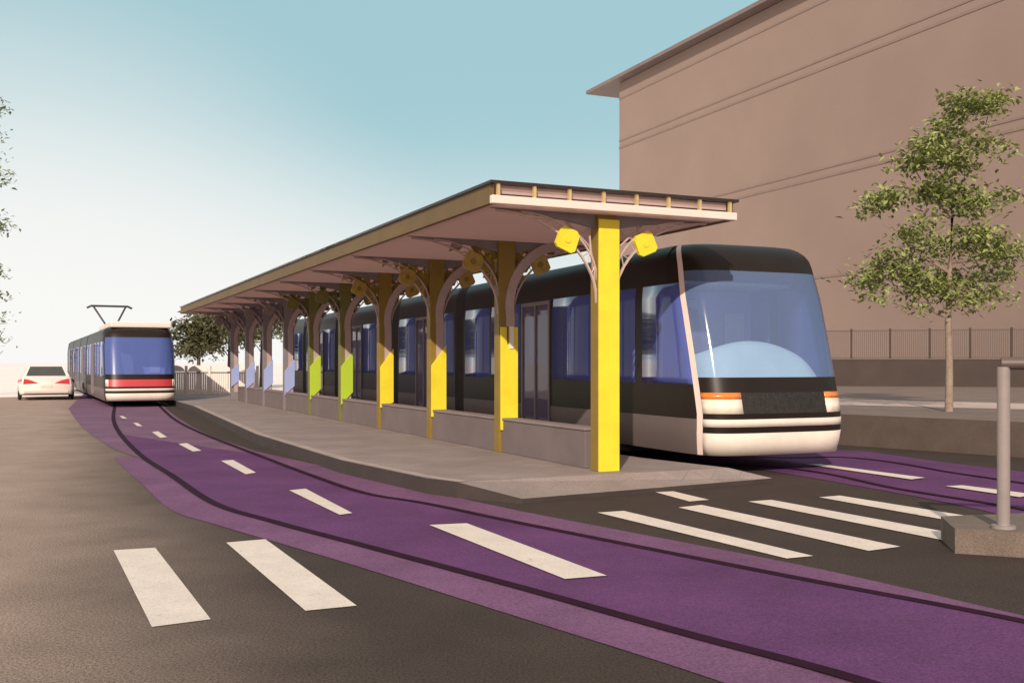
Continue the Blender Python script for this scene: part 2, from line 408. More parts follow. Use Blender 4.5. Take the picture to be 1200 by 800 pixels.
# local: x along the platform away from the camera, y = to the left, z from the platform
n_cols, PITCH = 10, 3.245
CE = 3.37     # canopy underside above the platform
X0, X1 = -0.28, 31.0
YL, YR = 1.78, -1.80
# soffit: shallow sheet rising to the eaves
MB().box(((X0 + X1) / 2, (YL + YR) / 2, CE + 0.09), (X1 - X0 - 0.1, YL - YR - 0.1, 0.05)).build('soffit', M['soffit'], sh)
rs = MB()
rs.box(((X0 + X1) / 2, (YL + YR) / 2, CE + 0.315), (X1 - X0 + 0.16, YL - YR + 0.16, 0.035))
rs.build('roof_sheet', M['roof_panel'], sh)
# front beam and side beams
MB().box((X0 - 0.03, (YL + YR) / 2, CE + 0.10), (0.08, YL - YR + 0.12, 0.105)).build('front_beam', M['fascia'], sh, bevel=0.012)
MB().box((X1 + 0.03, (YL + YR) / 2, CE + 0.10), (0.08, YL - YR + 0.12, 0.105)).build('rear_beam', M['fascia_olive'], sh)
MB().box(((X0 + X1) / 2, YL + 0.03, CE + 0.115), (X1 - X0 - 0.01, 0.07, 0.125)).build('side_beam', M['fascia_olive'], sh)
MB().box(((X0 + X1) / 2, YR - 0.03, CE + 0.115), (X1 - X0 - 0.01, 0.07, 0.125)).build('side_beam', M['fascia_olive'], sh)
for k in range(8):
    MB().box((X0 - 0.03, YL - 0.04 + (YR - YL + 0.08) * k / 7, CE + 0.225), (0.05, 0.035, 0.142)).build('stub_post', M['fascia_gold'], sh)
MB().box(((X0 + X1) / 2, YL + 0.02, CE + 0.237), (X1 - X0 - 0.02, 0.05, 0.116)).build('gutter', M['fascia_olive'], sh)
MB().box(((X0 + X1) / 2, YR - 0.02, CE + 0.237), (X1 - X0 - 0.02, 0.05, 0.116)).build('gutter', M['fascia_olive'], sh)
MB().box((X0 + 0.05, (YL + YR) / 2, CE + 0.24), (0.02, YL - YR - 0.1, 0.10)).build('front_gutter', M['mauve_steel'], sh)

def arc_pts(side, x, z0=2.45, reach=1.45, n=14, w=0.135):
    out = []
    for k in range(n + 1):
        t = k / n * math.pi / 2
        out.append(Vector((x, side * (w + (reach - w) * (1 - math.cos(t))), z0 + (CE + 0.03 - z0) * math.sin(t))))
    return out
def ribbon_arc(mb, pts, wx, th):
    # flat curved plate: width wx along the platform, thickness th in the arc's plane
    i0 = len(mb.v); n = len(pts)
    for k, p in enumerate(pts):
        t = (pts[min(k + 1, n - 1)] - pts[max(k - 1, 0)]).normalized()
        nn = Vector((0, -t.z, t.y)) * th / 2
        for sx, sn in ((-1, -1), (1, -1), (1, 1), (-1, 1)):
            q = p + nn * sn + Vector((sx * wx / 2, 0, 0)); mb.v.append(tuple(q))
    for k in range(n - 1):
        for q in range(4):
            a = i0 + 4 * k + q; b = i0 + 4 * k + (q + 1) % 4
            mb.f.append((a, b, b + 4, a + 4))
    mb.f.append((i0, i0 + 1, i0 + 2, i0 + 3)); e = i0 + 4 * (n - 1); mb.f.append((e, e + 3, e + 2, e + 1))
    return mb

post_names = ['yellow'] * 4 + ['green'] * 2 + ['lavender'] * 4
# sunlit patches put in as bright plates, corner heights above the platform: (bottom left, bottom right, top left, top right)
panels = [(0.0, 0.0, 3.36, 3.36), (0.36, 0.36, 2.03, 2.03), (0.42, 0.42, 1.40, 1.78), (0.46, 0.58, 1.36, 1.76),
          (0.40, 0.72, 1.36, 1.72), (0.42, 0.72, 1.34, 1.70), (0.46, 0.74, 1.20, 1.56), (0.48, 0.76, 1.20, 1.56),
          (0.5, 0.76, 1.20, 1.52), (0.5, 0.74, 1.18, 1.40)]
for i in range(n_cols):
    x = i * PITCH
    pc = post_names[i]
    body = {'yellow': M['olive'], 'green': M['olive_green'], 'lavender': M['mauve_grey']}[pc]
    wide = 0.15
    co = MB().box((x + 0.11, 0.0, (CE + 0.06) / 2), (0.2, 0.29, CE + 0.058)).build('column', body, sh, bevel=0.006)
    if i > 0: tag(co, {'yellow': 'olive column with yellow panel', 'green': 'olive green column with green panel', 'lavender': 'mauve grey column with lavender panel'}[pc])
    else: tag(co, 'bright yellow column, nearest of the row')
    if i > 0:
        # the grey flange on the right half of the front that sweeps into the right-hand arm
        fl = MB()
        pts = [Vector((x - 0.0, -0.05 - 0.0, zz)) for zz in (0.3, 1.0, 1.8, 2.2)] + [p + Vector((0, 0.10, 0)) for p in arc_pts(-1, x, 2.35, 1.15)]
        i0 = len(fl.v); nn = len(pts)
        for k, p in enumerate(pts):
            t = (pts[min(k + 1, nn - 1)] - pts[max(k - 1, 0)]).normalized()
            pr = Vector((0, -t.z, t.y)).normalized() * 0.075
            for sx, sn in ((-0.012, -1), (0.10, -1), (0.10, 1), (-0.012, 1)):
                fl.v.append(tuple(p + pr * sn + Vector((sx, 0, 0))))
        for k in range(nn - 1):
            for q in range(4):
                a = i0 + 4 * k + q; b = i0 + 4 * k + (q + 1) % 4; fl.f.append((a, b, b + 4, a + 4))
        fl.f.append((i0, i0 + 1, i0 + 2, i0 + 3)); e = i0 + 4 * (nn - 1); fl.f.append((e, e + 3, e + 2, e + 1))
        fl.build('curved_arm', M['mauve_steel'], co, smooth=False)
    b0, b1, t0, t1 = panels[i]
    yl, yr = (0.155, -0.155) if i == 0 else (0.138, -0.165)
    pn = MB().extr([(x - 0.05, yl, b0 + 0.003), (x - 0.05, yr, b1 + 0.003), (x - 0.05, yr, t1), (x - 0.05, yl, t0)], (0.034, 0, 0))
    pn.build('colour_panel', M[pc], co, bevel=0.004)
    if i == 1:
        MB().box((x - 0.06, -0.045, 1.86), (0.016, 0.075, 0.36)).build('notice_plate', M['sign_white'], co)
        MB().box((x - 0.06, 0.022, 1.90), (0.012, 0.022, 0.28)).build('notice_slot', M['roof_dark'], co)
    for sd in ((1, -1)):
        am = MB(); ribbon_arc(am, arc_pts(sd, x + 0.06, 2.25, 1.62), 0.035, 0.026); ribbon_arc(am, arc_pts(sd, x + 0.06, 2.55, 1.25), 0.03, 0.02)
        ia, ib = arc_pts(sd, x + 0.06, 2.25, 1.62), arc_pts(sd, x + 0.06, 2.55, 1.25)
        for k in range(2, 14, 1): am.tube([ia[k], ib[k - (k % 2)]], 0.008, 5)
        am.build('thin_arc', M['arc'] if i == 0 else M['mauve_steel'], co)
        # inner branches holding the round ornament
        br = MB()
        cy, cz = sd * 0.60, 3.07
        br.tube([(x + 0.1, sd * 0.14, 2.75), (x + 0.1, sd * 0.22, 3.0), (x + 0.1, sd * 0.42, 3.18), (x + 0.1, sd * 0.7, 3.42), (x + 0.1, sd * 0.85, CE + 0.05)], 0.016, 6)
        br.tube([(x + 0.1, sd * 0.14, 3.30), (x + 0.1, sd * 0.3, 3.2), (x + 0.1, cy, cz)], 0.016, 6)
        br.tube([(x + 0.1, sd * 0.14, 2.6), (x + 0.1, sd * 0.2, 2.95), (x + 0.1, sd * 0.24, 3.3), (x + 0.1, sd * 0.2, CE + 0.05)], 0.018, 6)
        br.tube([(x + 0.1, cy, cz), (x + 0.1, sd * 0.5, 3.35), (x + 0.1, sd * 0.52, CE + 0.05)], 0.014, 6)
        br.build('branch', M['mauve_steel'] if i == 0 else body, co)
        ds = MB()
        ang = R(22) * sd
        pet = []
        for u_, v_ in ((-.175, -.12), (-.12, -.165), (.11, -.165), (.165, -.12), (.165, .10), (.12, .165), (-.10, .175), (-.165, .12)):
            u_ *= 0.9; v_ *= 0.9; pet.append((x + 0.0, cy + u_ * math.cos(ang) - v_ * math.sin(ang), cz + u_ * math.sin(ang) + v_ * math.cos(ang)))
        ds.extr(pet, (0.05, 0, 0))
        do = ds.build('round_ornament', M['yellow'] if i == 0 else M['gold'] if pc == 'yellow' else body, co)  # bright where sunlit, duller where shaded: the light is set by colour
        hub = MB().extr([(x - 0.012, cy + math.cos(2 * math.pi * k / 10) * 0.05, cz + math.sin(2 * math.pi * k / 10) * 0.05) for k in range(10)], (0.0118, 0, 0))
        hub.build('ornament_hub', M['yellow'] if i == 0 else M['olive'], do)
        if i > 0:
            pe = MB(); rnd = random.Random(40 + i)
            xx = x + 0.115
            for k in range(34):
                z_ = rnd.uniform(2.75, CE + 0.02); t_ = (z_ - 2.40) / (CE + 0.03 - 2.40)
                ymax = 0.15 + 1.40 * (1 - math.cos(math.asin(min(t_, 0.96)))) * 0.9
                y_ = rnd.uniform(0.15, max(0.22, ymax)); r_ = rnd.uniform(0.06, 0.10); a_ = rnd.uniform(0, 3)
                xk = xx + 0.0015 * k
                pe.quadpts([(xk + rnd.uniform(-.02, .02), sd * (y_ + math.cos(a_ + q * math.pi / 2) * r_ * (1.5 if q % 2 else 0.7)), z_ + math.sin(a_ + q * math.pi / 2) * r_ * (1.5 if q % 2 else 0.7)) for q in range(4)])
            pe.build('leaf_lattice', M['gold'] if pc == 'yellow' else body, co, fix=False)
    # cross rib below the soffit
    rb = MB().extr([(x + 0.06, YL - 0.1, CE + 0.063), (x + 0.06, 0.6, CE - 0.04), (x + 0.06, 0.15, CE - 0.12), (x + 0.06, -0.15, CE - 0.12), (x + 0.06, -0.6, CE - 0.04), (x + 0.06, YR + 0.1, CE + 0.063)], (0.05, 0, 0))
    rb.build('cross_rib', M['mauve_grey'], sh)

# ------------------------------------------------------------------ trams
def make_tram(name, label, loc, fwd, style):
    root = empty(name, loc, math.atan2(fwd.y, fwd.x))
    tag(root, label, 'tram')
    HW, DN, NE = style.get('hw', 1.34), style.get('dn', 1.30), 4.8
    LEN = style['len']
    zs = [0.28, 0.44, 0.60, 0.69, 0.80, 0.88, 1.085, 1.18, 1.30, 1.40, 1.7, 2.0, 2.3, 2.6, 2.80, 2.98, 3.10, 3.2, 3.29, 3.36, 3.40, 3.42]
    def hwz(z):
        if z < 0.6: return HW - 0.05 * ((0.6 - z) / 0.32) ** 1.5
        if z < 2.6: return HW
        if z < 3.1: return HW - 0.05 * (z - 2.6) / 0.5
        t = (z - 3.1) / 0.32
        return HW - 0.05 - 0.27 * (1 - math.sqrt(max(0, 1 - t * t)))
    def xo(z):
        b = 0.0
        if z < 0.69: b = -0.06 * ((0.69 - z) / 0.41) ** 1.6
        if z > 0.9: b = -0.265 * (z - 0.9) - 0.05 * (max(z - 1.4, 0)) ** 2 * 0.35
        if z > 3.1: b -= 0.30 * (1 - math.sqrt(max(0, 1 - ((z - 3.1) / 0.32) ** 2)))
        return b
    # plan columns: left side (y<0) from the back to the nose, round the nose, right side to the back
    xs = sorted(set(style['xs']), reverse=True)          # negative stations behind the nose
    phis = [-90 + k * 7.5 for k in range(25)]
    cols = []                                            # (kind, station, yfac, x at z function data)
    for x in reversed(xs): cols.append(('L', x, None))
    for p in phis: cols.append(('N', None, p))
    for x in xs: cols.append(('R', x, None))
    def pt(c, z):
        k, x, p = c
        h = hwz(z)
        if k == 'L': return (x, -h, z)
        if k == 'R': return (x, h, z)
        s_ = math.sin(R(p)); c_ = math.cos(R(p))
        y = h * math.copysign(abs(s_) ** (2 / NE), s_)
        cc = abs(c_) ** (2 / NE); xx = -DN + DN * cc + xo(z) * (1 - (1 - cc) ** 3)
        return (xx, y, z)
    grid = [[pt(c, z) for z in zs] for c in cols]
    parts = {}
    def put(key, i, j, inset=0.0):
        mb = parts.setdefault(key, MB())
        q = [grid[i][j], grid[i + 1][j], grid[i + 1][j + 1], grid[i][j + 1]]
        mb.quadpts(q)
    ST = style['stations']                               # list of (x0, x1, kind)
    def kind_at(x):
        for k, (a, b, kd) in enumerate(ST):
            if b <= x <= a: return kd, k
        return 'pillar', -1
    PA, PB = -60.0, 60.0
    for i in range(len(cols) - 1):
        a, b = cols[i], cols[i + 1]
        nose = (a[0] == 'N' and b[0] == 'N')
        for j in range(len(zs) - 1):
            zm = (zs[j] + zs[j + 1]) / 2
            if nose:
                pm_ = (a[2] + b[2]) / 2
                if abs(pm_) < 60 - 0.1:                  # front face
                    if zm < 0.60: key = 'bumper_lower'
                    elif zm < 0.69: key = 'bumper_slot'
                    elif zm < 0.80: key = 'bumper_upper'
                    elif zm < 0.88: key = 'front_seam'
                    elif zm < 1.18:
                        if abs(pm_) > style['lamp_phi']:
                            sd = 'l' if pm_ < 0 else 'r'
                            if zm > 1.09 and style['orange']: key = 'indicator|' + sd
                            else: key = 'headlight|' + sd
                        else: key = 'grille'
                    elif zm < 1.40: key = 'front_band'
                    elif zm < 2.98: key = 'windscreen'
                    else: key = 'front_cap'
                elif abs(pm_) < 67.4:
                    key = 'corner_strip|' + ('l' if pm_ < 0 else 'r') if (style['strip'] and zm < 3.4) else ('front_cap' if zm > 2.98 else 'cab_frame')
                else:
                    if zm < 0.78: key = 'skirt'
                    elif zm < 1.30: key = 'lower_side'
                    elif zm < 2.80: key = 'window|cab' + ('l' if pm_ < 0 else 'r')
                    else: key = 'roof_band'
            else:
                xa = a[1] if a[1] is not None else -DN
                xb = b[1] if b[1] is not None else -DN
                kd, idx = kind_at((xa + xb) / 2)
                sd = 'l' if (a[0] == 'L' or b[0] == 'L') else 'r'
                if kd == 'bellows': key = 'bellows|%d' % idx
                elif zm > 2.80: key = 'roof_band'
                elif kd == 'door': key = 'door|%d%s' % (idx, sd) if zm > 0.40 else 'skirt'
                elif zm < 0.78: key = 'skirt'
                elif zm < 1.30: key = 'lower_side'
                elif kd == 'win': key = 'window|%d%s' % (idx, sd)
                elif kd == 'cabwin': key = 'window|cab' + sd
                else: key = 'pillar_frame'
            put(key, i, j)
    mm = dict(bumper_lower=M['tram_white'], bumper_slot=M['tram_black'], bumper_upper=M['tram_white'], front_seam=M['tram_black'],
              grille=style['grille'], front_band=M['tram_black'], windscreen=style.get('screen', M['screen']), front_cap=M['tram_black'], cab_frame=M['tram_black'],
              skirt=style['skirt'], lower_side=M['tram_black'], roof_band=M['tram_black'], pillar_frame=M['tram_black'],
              corner_strip=M['fascia'], indicator=M['orange'], headlight=M['lamp'], bellows=M['bellows'], window=M['glass'], door=M['glass_door'])
    nm = dict(grille='front_grille' if style['orange'] else 'red_band')
    objs = {}
    def islands(mb):
        par = {}
        def find(q):
            while par[q] != q: par[q] = par[par[q]]; q = par[q]
            return q
        key_ = lambda p: (round(p[0], 3), round(p[1], 3), round(p[2], 3))
        for f in mb.f:
            ks = [key_(mb.v[q]) for q in f]
            for q in ks: par.setdefault(q, q)
            for q in ks[1:]: par[find(q)] = find(ks[0])
        gs = {}
        for f in mb.f: gs.setdefault(find(key_(mb.v[f[0]])), MB()).quadpts([mb.v[q] for q in f])
        return list(gs.values())
    for base, mb in [(k_.split('|')[0], isl_) for k_, m_ in parts.items() for isl_ in islands(m_)]:
        o = mb.build(nm.get(base, base), mm[base], root, smooth=True)
        objs.setdefault(base, []).append(o)
        if base == 'window':
            so = o.modifiers.new('thick', 'SOLIDIFY'); so.thickness = 0.006; so.offset = 0
        if base in ('headlight', 'indicator', 'bumper_upper', 'bumper_lower'):
            so = o.modifiers.new('thick', 'SOLIDIFY'); so.thickness = 0.008; so.offset = 0.6
        if base == 'door':
            vs = [v.co for v in o.data.vertices]
            x0 = min(v.x for v in vs); x1 = max(v.x for v in vs); yy = vs[0].y
            sg = 1 if yy > 0 else -1
            yo = sg * (HW + 0.012)
            fr = MB()
            for xx in (x0 + 0.03, (x0 + x1) / 2, x1 - 0.03): fr.box((xx, yo, 1.6), (0.06, 0.03, 2.36))
            for zz in (0.45, 2.75): fr.box(((x0 + x1) / 2, yo, zz), (x1 - x0 - 0.005, 0.026, 0.07))
            fr.build('door_frame', M['mauve_grey'], o)
    # roof top
    MB().quadpts([(grid[i][-1][0], grid[i][-1][1], 3.42) for i in range(len(cols))]).build('roof', M['tram_black'], root)
    # back end
    MB().quadpts([(-LEN, -HW, 0.28), (-LEN, HW, 0.28), (-LEN, HW - 0.05, 3.1), (-LEN, HW - 0.3, 3.42), (-LEN, -HW + 0.3, 3.42), (-LEN, -HW + 0.05, 3.1)]).build('rear_end', M['tram_black'], root)
    # interior
    it = MB()
    it.box((-LEN / 2 - 0.35, 0, 0.42), (LEN - 0.9, 2 * HW - 0.12, 0.06))
    it.build('interior_floor', M['int_seat'], root)
    it = MB(); it.box((-LEN / 2 - 0.7, 0, 2.86), (LEN - 1.6, 2 * HW - 0.16, 0.05)); it.build('interior_ceiling', M['int_pale'], root)
    it = MB()
    it.box((-2.45, 0.35, 1.65), (0.05, 1.55, 2.3)); it.build('cab_partition', M['int_blue'], root)
    it = MB()
    it.box((-2.40, -0.1, 2.05), (0.03, 0.18, 1.2)); it.box((-2.40, 0.75, 1.95), (0.03, 0.4, 1.0)); it.build('partition_pane', M['int_pale'], root)
    # pale mound standing in for light reflected in the windscreen
    ds = MB(); nseg = 28
    for k in range(nseg):
        t0 = -1 + 2 * k / nseg; t1 = -1 + 2 * (k + 1) / nseg
        def prof(t, u):
            y = t * (HW - 0.16)
            h = 1.38 + 0.56 * (1 - ((t + 0.12) / 1.25) ** 2) * math.sin(u * math.pi / 2)
            c_ = max(0.0, 1 - abs(t) ** 5) ** (1 / 4)
            xf = -DN + (DN - 0.10) * c_
            return (xf - 0.26 - 0.30 * u - 0.1 * (h - 1.38), y, h)
        for q in range(6):
            ds.quadpts([prof(t0, q / 6), prof(t1, q / 6), prof(t1, (q + 1) / 6), prof(t0, (q + 1) / 6)])
    if style['dash']: ds.build('dashboard', M['dash'], root, smooth=True)
    # driver's seat back, a tall rounded shell on the left of the cab
    se = MB()
    pr = [(-0.55 + 0.46 * math.cos(math.pi * k / 14), 1.2 + max(0, 0.55) + 0.75 * math.sin(math.pi * k / 14)) for k in range(15)]
    se.extr([(-1.75, y, z) for y, z in [(-0.09, 0.6)] + pr + [(-1.01, 0.6)]], (-0.14, 0, 0))
    se.build('driver_seat', M['int_seat_grey'], root, bevel=0.04)
    # seats and poles
    sm = None; k = 0
    for (a, b, kd) in ST:
        if kd != 'win': continue
        xm = (a + b) / 2
        for sy in (-0.72, 0.72):
            q = MB(); q.box((xm - 0.1, sy, 0.88), (0.42, 0.85, 0.1)); q.box((xm - 0.34, sy, 1.22), (0.08, 0.85, 0.70)); q.box((xm - 0.1, sy, 0.64), (0.3, 0.6, 0.38))
            q.build('seat', M['int_seat'], root, bevel=0.03)
        MB().tube([(xm + 0.35, -0.28, 0.45), (xm + 0.35, -0.28, 2.83)], 0.02, 8).build('grab_pole', M['int_pale'], root)
        if k % 2 == 0:
            MB().box((xm - 0.4, 0.55, 1.9), (0.04, 0.7, 1.5)).build('screen_panel', M['int_pale'], root)
        k += 1
    # bogie boxes below the floor
    for bx in style['bogies']:
        MB().box((bx, 0, 0.22), (2.2, 1.9, 0.24)).build('bogie', M['car_dark'], root, bevel=0.04)
    root.scale = (1, 1, style.get('sz', 1.025))
    return root, HW

def stations(L):
    s = [(-1.30, -1.95, 'cabwin')]; x = -2.18
    pat = [('win', 1.45), ('win', 1.6), ('door', 1.35), ('win', 1.6), ('win', 1.55), ('bellows', 0.6), ('win', 1.5), ('door', 1.35), ('win', 1.5), ('bellows', 0.6),
           ('win', 1.6), ('win', 1.5), ('door', 1.35), ('win', 1.6), ('bellows', 0.6), ('win', 1.6), ('door', 1.35), ('win', 1.6), ('bellows', 0.6),
           ('win', 1.6), ('win', 1.5), ('door', 1.35), ('win', 1.6), ('win', 1.6)]
    for kd, w in pat:
        if x - w < -L + 0.3: break
        s.append((x, x - w, kd)); x -= w + 0.11
    return s
def xs_of(st, L): return [-L] + [v for a, b, k in st for v in (a, b) if v < -1.31]

st1 = stations(33)
tram1, HW1 = make_tram('tram', 'black and white tram with slanted blue windscreen waiting at the shelter platform', (TF.x, TF.y, 0), -TA,
    dict(len=33.0, stations=st1, xs=xs_of(st1, 33.0), grille=M['grille'], skirt=M['tram_grey'], orange=True, strip=True, lamp_phi=14.9, dash=True, bogies=(-4.2, -12.5, -20.5, -29)))
for yy in (-0.18,):
    MB().box((-0.135, yy, 0.44), (0.03, 0.012, 0.33)).build('bumper_seam', M['tram_black'], tram1)

TL = Vector((-13.75, 38.0, 0)); TLA = Vector((-0.435, 0.90, 0)).normalized()
st2 = stations(30)
tram2, _ = make_tram('tram', 'distant tram with red front band and raised pantograph, left of the shelter', (TL.x, TL.y, 0), -TLA,
    dict(len=30.0, stations=st2, xs=xs_of(st2, 30.0), sz=0.875, screen=M['screen_far'], grille=M['red'], skirt=M['tram_grey'], orange=False, strip=False, lamp_phi=45, dash=False, bogies=(-4.2, -12.5, -20.5), hw=1.3))
rb = MB()
rb.box((-4.0, 0.1, 3.54), (6.2, 2.2, 0.27)); rb.build('roof_housing', M['tram_roofwhite'], tram2, bevel=0.06)
pg = MB()
zb, px_ = 3.43, -14.5
for yy in (-0.5, 0.5):
    pg.tube([(px_, yy * 0.5, zb), (px_ + 0.8, yy * 0.5, zb + 0.6), (px_, yy * 1.5, zb + 1.65)], 0.05, 6)
pg.tube([(px_, -0.3, zb + 0.06), (px_, 0.3, zb + 0.06)], 0.06, 6)
pg.tube([(px_ + 0.78, -0.3, zb + 0.58), (px_ + 0.78, 0.3, zb + 0.58)], 0.09, 6)
pg.box((px_ + 0.7, 0, zb + 0.3), (0.4, 0.45, 0.7))
pgo = pg.build('pantograph', M['car_dark'], tram2)
hd = MB(); hd.tube([(px_, -1.05, zb + 1.56), (px_, -0.85, zb + 1.68), (px_, 0.85, zb + 1.68), (px_, 1.05, zb + 1.56)], 0.065, 6)
hd.build('collector_head', M['car_dark'], pgo)

# ------------------------------------------------------------------ cars
def make_car(label, loc, rz, paint, W=1.85, Hs=1.0):
    root = empty('parked_car', loc, rz); tag(root, label, 'car')
    # local: +x forward (away from camera), rear at x=0
    def ring(x, zb, zt, w0, w1):
        out = []
        h = zt - zb
        pr = [(-w0 * 0.94, zb), (-w0, zb + h * 0.25), (-w0, zb + h * 0.62), (-w1, zb + h * 0.92), (-w1 * 0.9, zt), (w1 * 0.9, zt), (w1, zb + h * 0.92), (w0, zb + h * 0.62), (w0, zb + h * 0.25), (w0 * 0.94, zb)]
        return [(x, y, z * Hs) for y, z in pr]
    w = W / 2
    secs = [ring(0.0, 0.30, 0.95, w * 0.86, w * 0.80), ring(0.08, 0.27, 1.0, w * 0.95, w * 0.88), ring(0.35, 0.24, 1.03, w, w * 0.93), ring(1.0, 0.2, 1.0, w, w * 0.94),
            ring(2.6, 0.2, 0.96, w, w * 0.94), ring(3.4, 0.2, 0.92, w, w * 0.92), ring(4.2, 0.24, 0.80, w * 0.96, w * 0.86), ring(4.55, 0.3, 0.66, w * 0.84, w * 0.72)]
    mb = MB(); n = 10
    for a, b in zip(secs, secs[1:]):
        for k in range(n): mb.quadpts([a[k], a[(k + 1) % n], b[(k + 1) % n], b[k]])
    mb.quadpts(secs[0]); mb.quadpts(secs[-1])
    mb.build('body', paint, root, smooth=True)
    # cabin
    cab = MB()
    lo = [(0.55, -w * 0.86, 0.99), (0.55, w * 0.86, 0.99), (3.45, w * 0.86, 0.92), (3.45, -w * 0.86, 0.92)]
    hi = [(1.30, -w * 0.66, 1.47), (1.30, w * 0.66, 1.47), (2.45, w * 0.66, 1.47), (2.45, -w * 0.66, 1.47)]
    lo = [Vector((a, b, c * Hs)) for a, b, c in lo]; hi = [Vector((a, b, c * Hs)) for a, b, c in hi]
    for k in range(4): cab.quadpts([lo[k], lo[(k + 1) % 4], hi[(k + 1) % 4], hi[k]])
    cab.quadpts(hi)
    cab.build('cabin', paint, root)
    def pane(name, k, a0, a1, b0, b1):
        L0, L1, H0, H1 = lo[k], lo[(k + 1) % 4], hi[k], hi[(k + 1) % 4]
        def q(u, v): return (L0.lerp(L1, u)).lerp(H0.lerp(H1, u), v)
        nn = (L1 - L0).cross(H0 - L0).normalized()
        ctr = sum((lo + hi), Vector()) / 8
        if nn.dot(q(.5, .5) - ctr) < 0: nn = -nn
        MB().quadpts([q(a0, b0) + nn * 0.008, q(a1, b0) + nn * 0.008, q(a1, b1) + nn * 0.008, q(a0, b1) + nn * 0.008]).build(name, M['car_glass'], root)
    pane('rear_window', 0, 0.07, 0.93, 0.10, 0.93)
    pane('side_window', 1, 0.10, 0.90, 0.15, 0.90); pane('side_window', 3, 0.10, 0.90, 0.15, 0.90)
    pane('windscreen', 2, 0.07, 0.93, 0.10, 0.92)
    for s_ in (-1, 1):
        MB().extr([(-0.004, s_ * w * 0.83, 0.70 * Hs), (-0.004, s_ * w * 0.80, 0.93 * Hs), (-0.004, s_ * w * 0.55, 0.86 * Hs), (-0.004, s_ * w * 0.30, 0.745 * Hs)], (-0.03, 0, 0)).build('tail_light', M['tail_red'], root, bevel=0.006)
        MB().extr([(0.03, s_ * w * 0.90, 0.70 * Hs), (0.03, s_ * w * 0.885, 0.93 * Hs), (0.42, s_ * w * 1.0, 0.86 * Hs), (0.40, s_ * w * 1.01, 0.75 * Hs)], (0, s_ * 0.012, 0)).build('tail_light', M['tail_red'], root)
        for xx in (0.95, 3.65):
            ty = MB(); c = Vector((xx, s_ * (w - 0.12), 0.32 * min(Hs, 1.05)))
            prf = [Vector((c.x + math.cos(2 * math.pi * k / 20) * 0.32, c.y, c.z + math.sin(2 * math.pi * k / 20) * 0.32)) for k in range(20)]
            wh = ty.extr(prf, (0, s_ * 0.135, 0)).build('wheel', M['tyre'], root, bevel=0.02)
            prf = [Vector((c.x + math.cos(2 * math.pi * k / 16) * 0.2, c.y + s_ * 0.137, c.z + math.sin(2 * math.pi * k / 16) * 0.2)) for k in range(16)]
            MB().extr(prf, (0, s_ * 0.01, 0)).build('rim', M['rim'], wh)
    MB().box((-0.02, 0, 0.36 * Hs), (0.05, W * 0.80, 0.12)).build('bumper', M['car_pale'] if paint is M['car_white'] else M['car_dark'], root, bevel=0.02)
    MB().box((-0.012, 0, 0.60 * Hs), (0.02, 0.46, 0.11)).build('number_plate', M['fascia'], root)
    return root
cdir = math.atan2(0.905, -0.425)
make_car('white sedan seen from behind with red tail lights, left of the far tram', (-20.55, 45.2, 0), cdir, M['car_white'], 2.25, 1.03)

# ------------------------------------------------------------------ building
bdir = Vector((-0.433, 1.0, 0)).normalized()
bn = Vector((-bdir.y, bdir.x, 0))            # outward normal of the visible long wall
def BW(s, z=0, o=0.0):
    """s metres along the visible wall from its far corner towards the camera"""
    p = Vector((9.1, 86.8, 0)) - bdir * s + bn * o
    return Vector((p.x, p.y, z))
BL, BD, BH = 62.0, 16.0, 25.3
bld = empty('building', BW(0)); tag(bld, 'large plain brown building with overhanging eaves behind the fence', 'building')
def bpart(mb, name, m): 
    o = mb.build(name, m); o.parent = bld; o.matrix_parent_inverse = Matrix.Translation(-bld.location); return o
w_ = MB()
w_.prism([BW(0), BW(BL), BW(BL, 0, -BD), BW(0, 0, -BD)], -0.3, BH, top=True)
bpart(w_, 'wall', M['building'])
for z_, h_ in ((19.75, 0.16), (20.35, 0.12), (13.05, 0.16), (13.6, 0.12), (23.9, 0.14), (6.9, 0.14)):
    c_ = MB().prism([BW(-0.03, 0, 0.035), BW(BL, 0, 0.035), BW(BL, 0, 0.001), BW(-0.03, 0, 0.001)], z_, z_ + h_, top=True, bottom=True)
    bpart(c_, 'string_course', M['building_trim'])
# eaves with a hipped roof
ov, ovs = 0.9, 4.4
e = [BW(-ovs, 0, ov), BW(BL + 2, 0, ov), BW(BL + 2, 0, -BD - ov), BW(-ovs, 0, -BD - ov)]
r_ = MB(); zb_ = BH + 0.05
mid0 = BW(5.5, 0, -BD / 2); mid1 = BW(BL - 5, 0, -BD / 2)
eb = [(p.x, p.y, zb_) for p in e]; et = [(p.x, p.y, zb_ + 0.28) for p in e]
ridge = [(mid0.x, mid0.y, zb_ + 4.2), (mid1.x, mid1.y, zb_ + 4.2)]
r_.quadpts(eb)
for k in range(4): r_.quadpts([eb[k], eb[(k + 1) % 4], et[(k + 1) % 4], et[k]])
r_.quadpts([et[0], et[1], ridge[1], ridge[0]]); r_.quadpts([et[1], et[2], ridge[1]]); r_.quadpts([et[2], et[3], ridge[0], ridge[1]]); r_.quadpts([et[3], et[0], ridge[0]])
bpart(r_, 'roof', M['roof'])
# ------------------------------------------------------------------ right-hand pavement, wall, fence
PVZ = 0.62
k0, k1 = P(986, 521), P(1200, 536)
kd = (k0 - k1).normalized()
kA = k1 - kd * 16; kB = k0 + kd * 1.5
kC = T(-2, 2.2) if False else kB + Vector((-2.0, 5.5, 0))
tdir = TA
pav = [kA, k1, k0, kB, kB + tdir * 30, kB + tdir * 30 + Vector((40, 18, 0)), kA + Vector((45, 30, 0)), kA + Vector((30, 0, 0))]
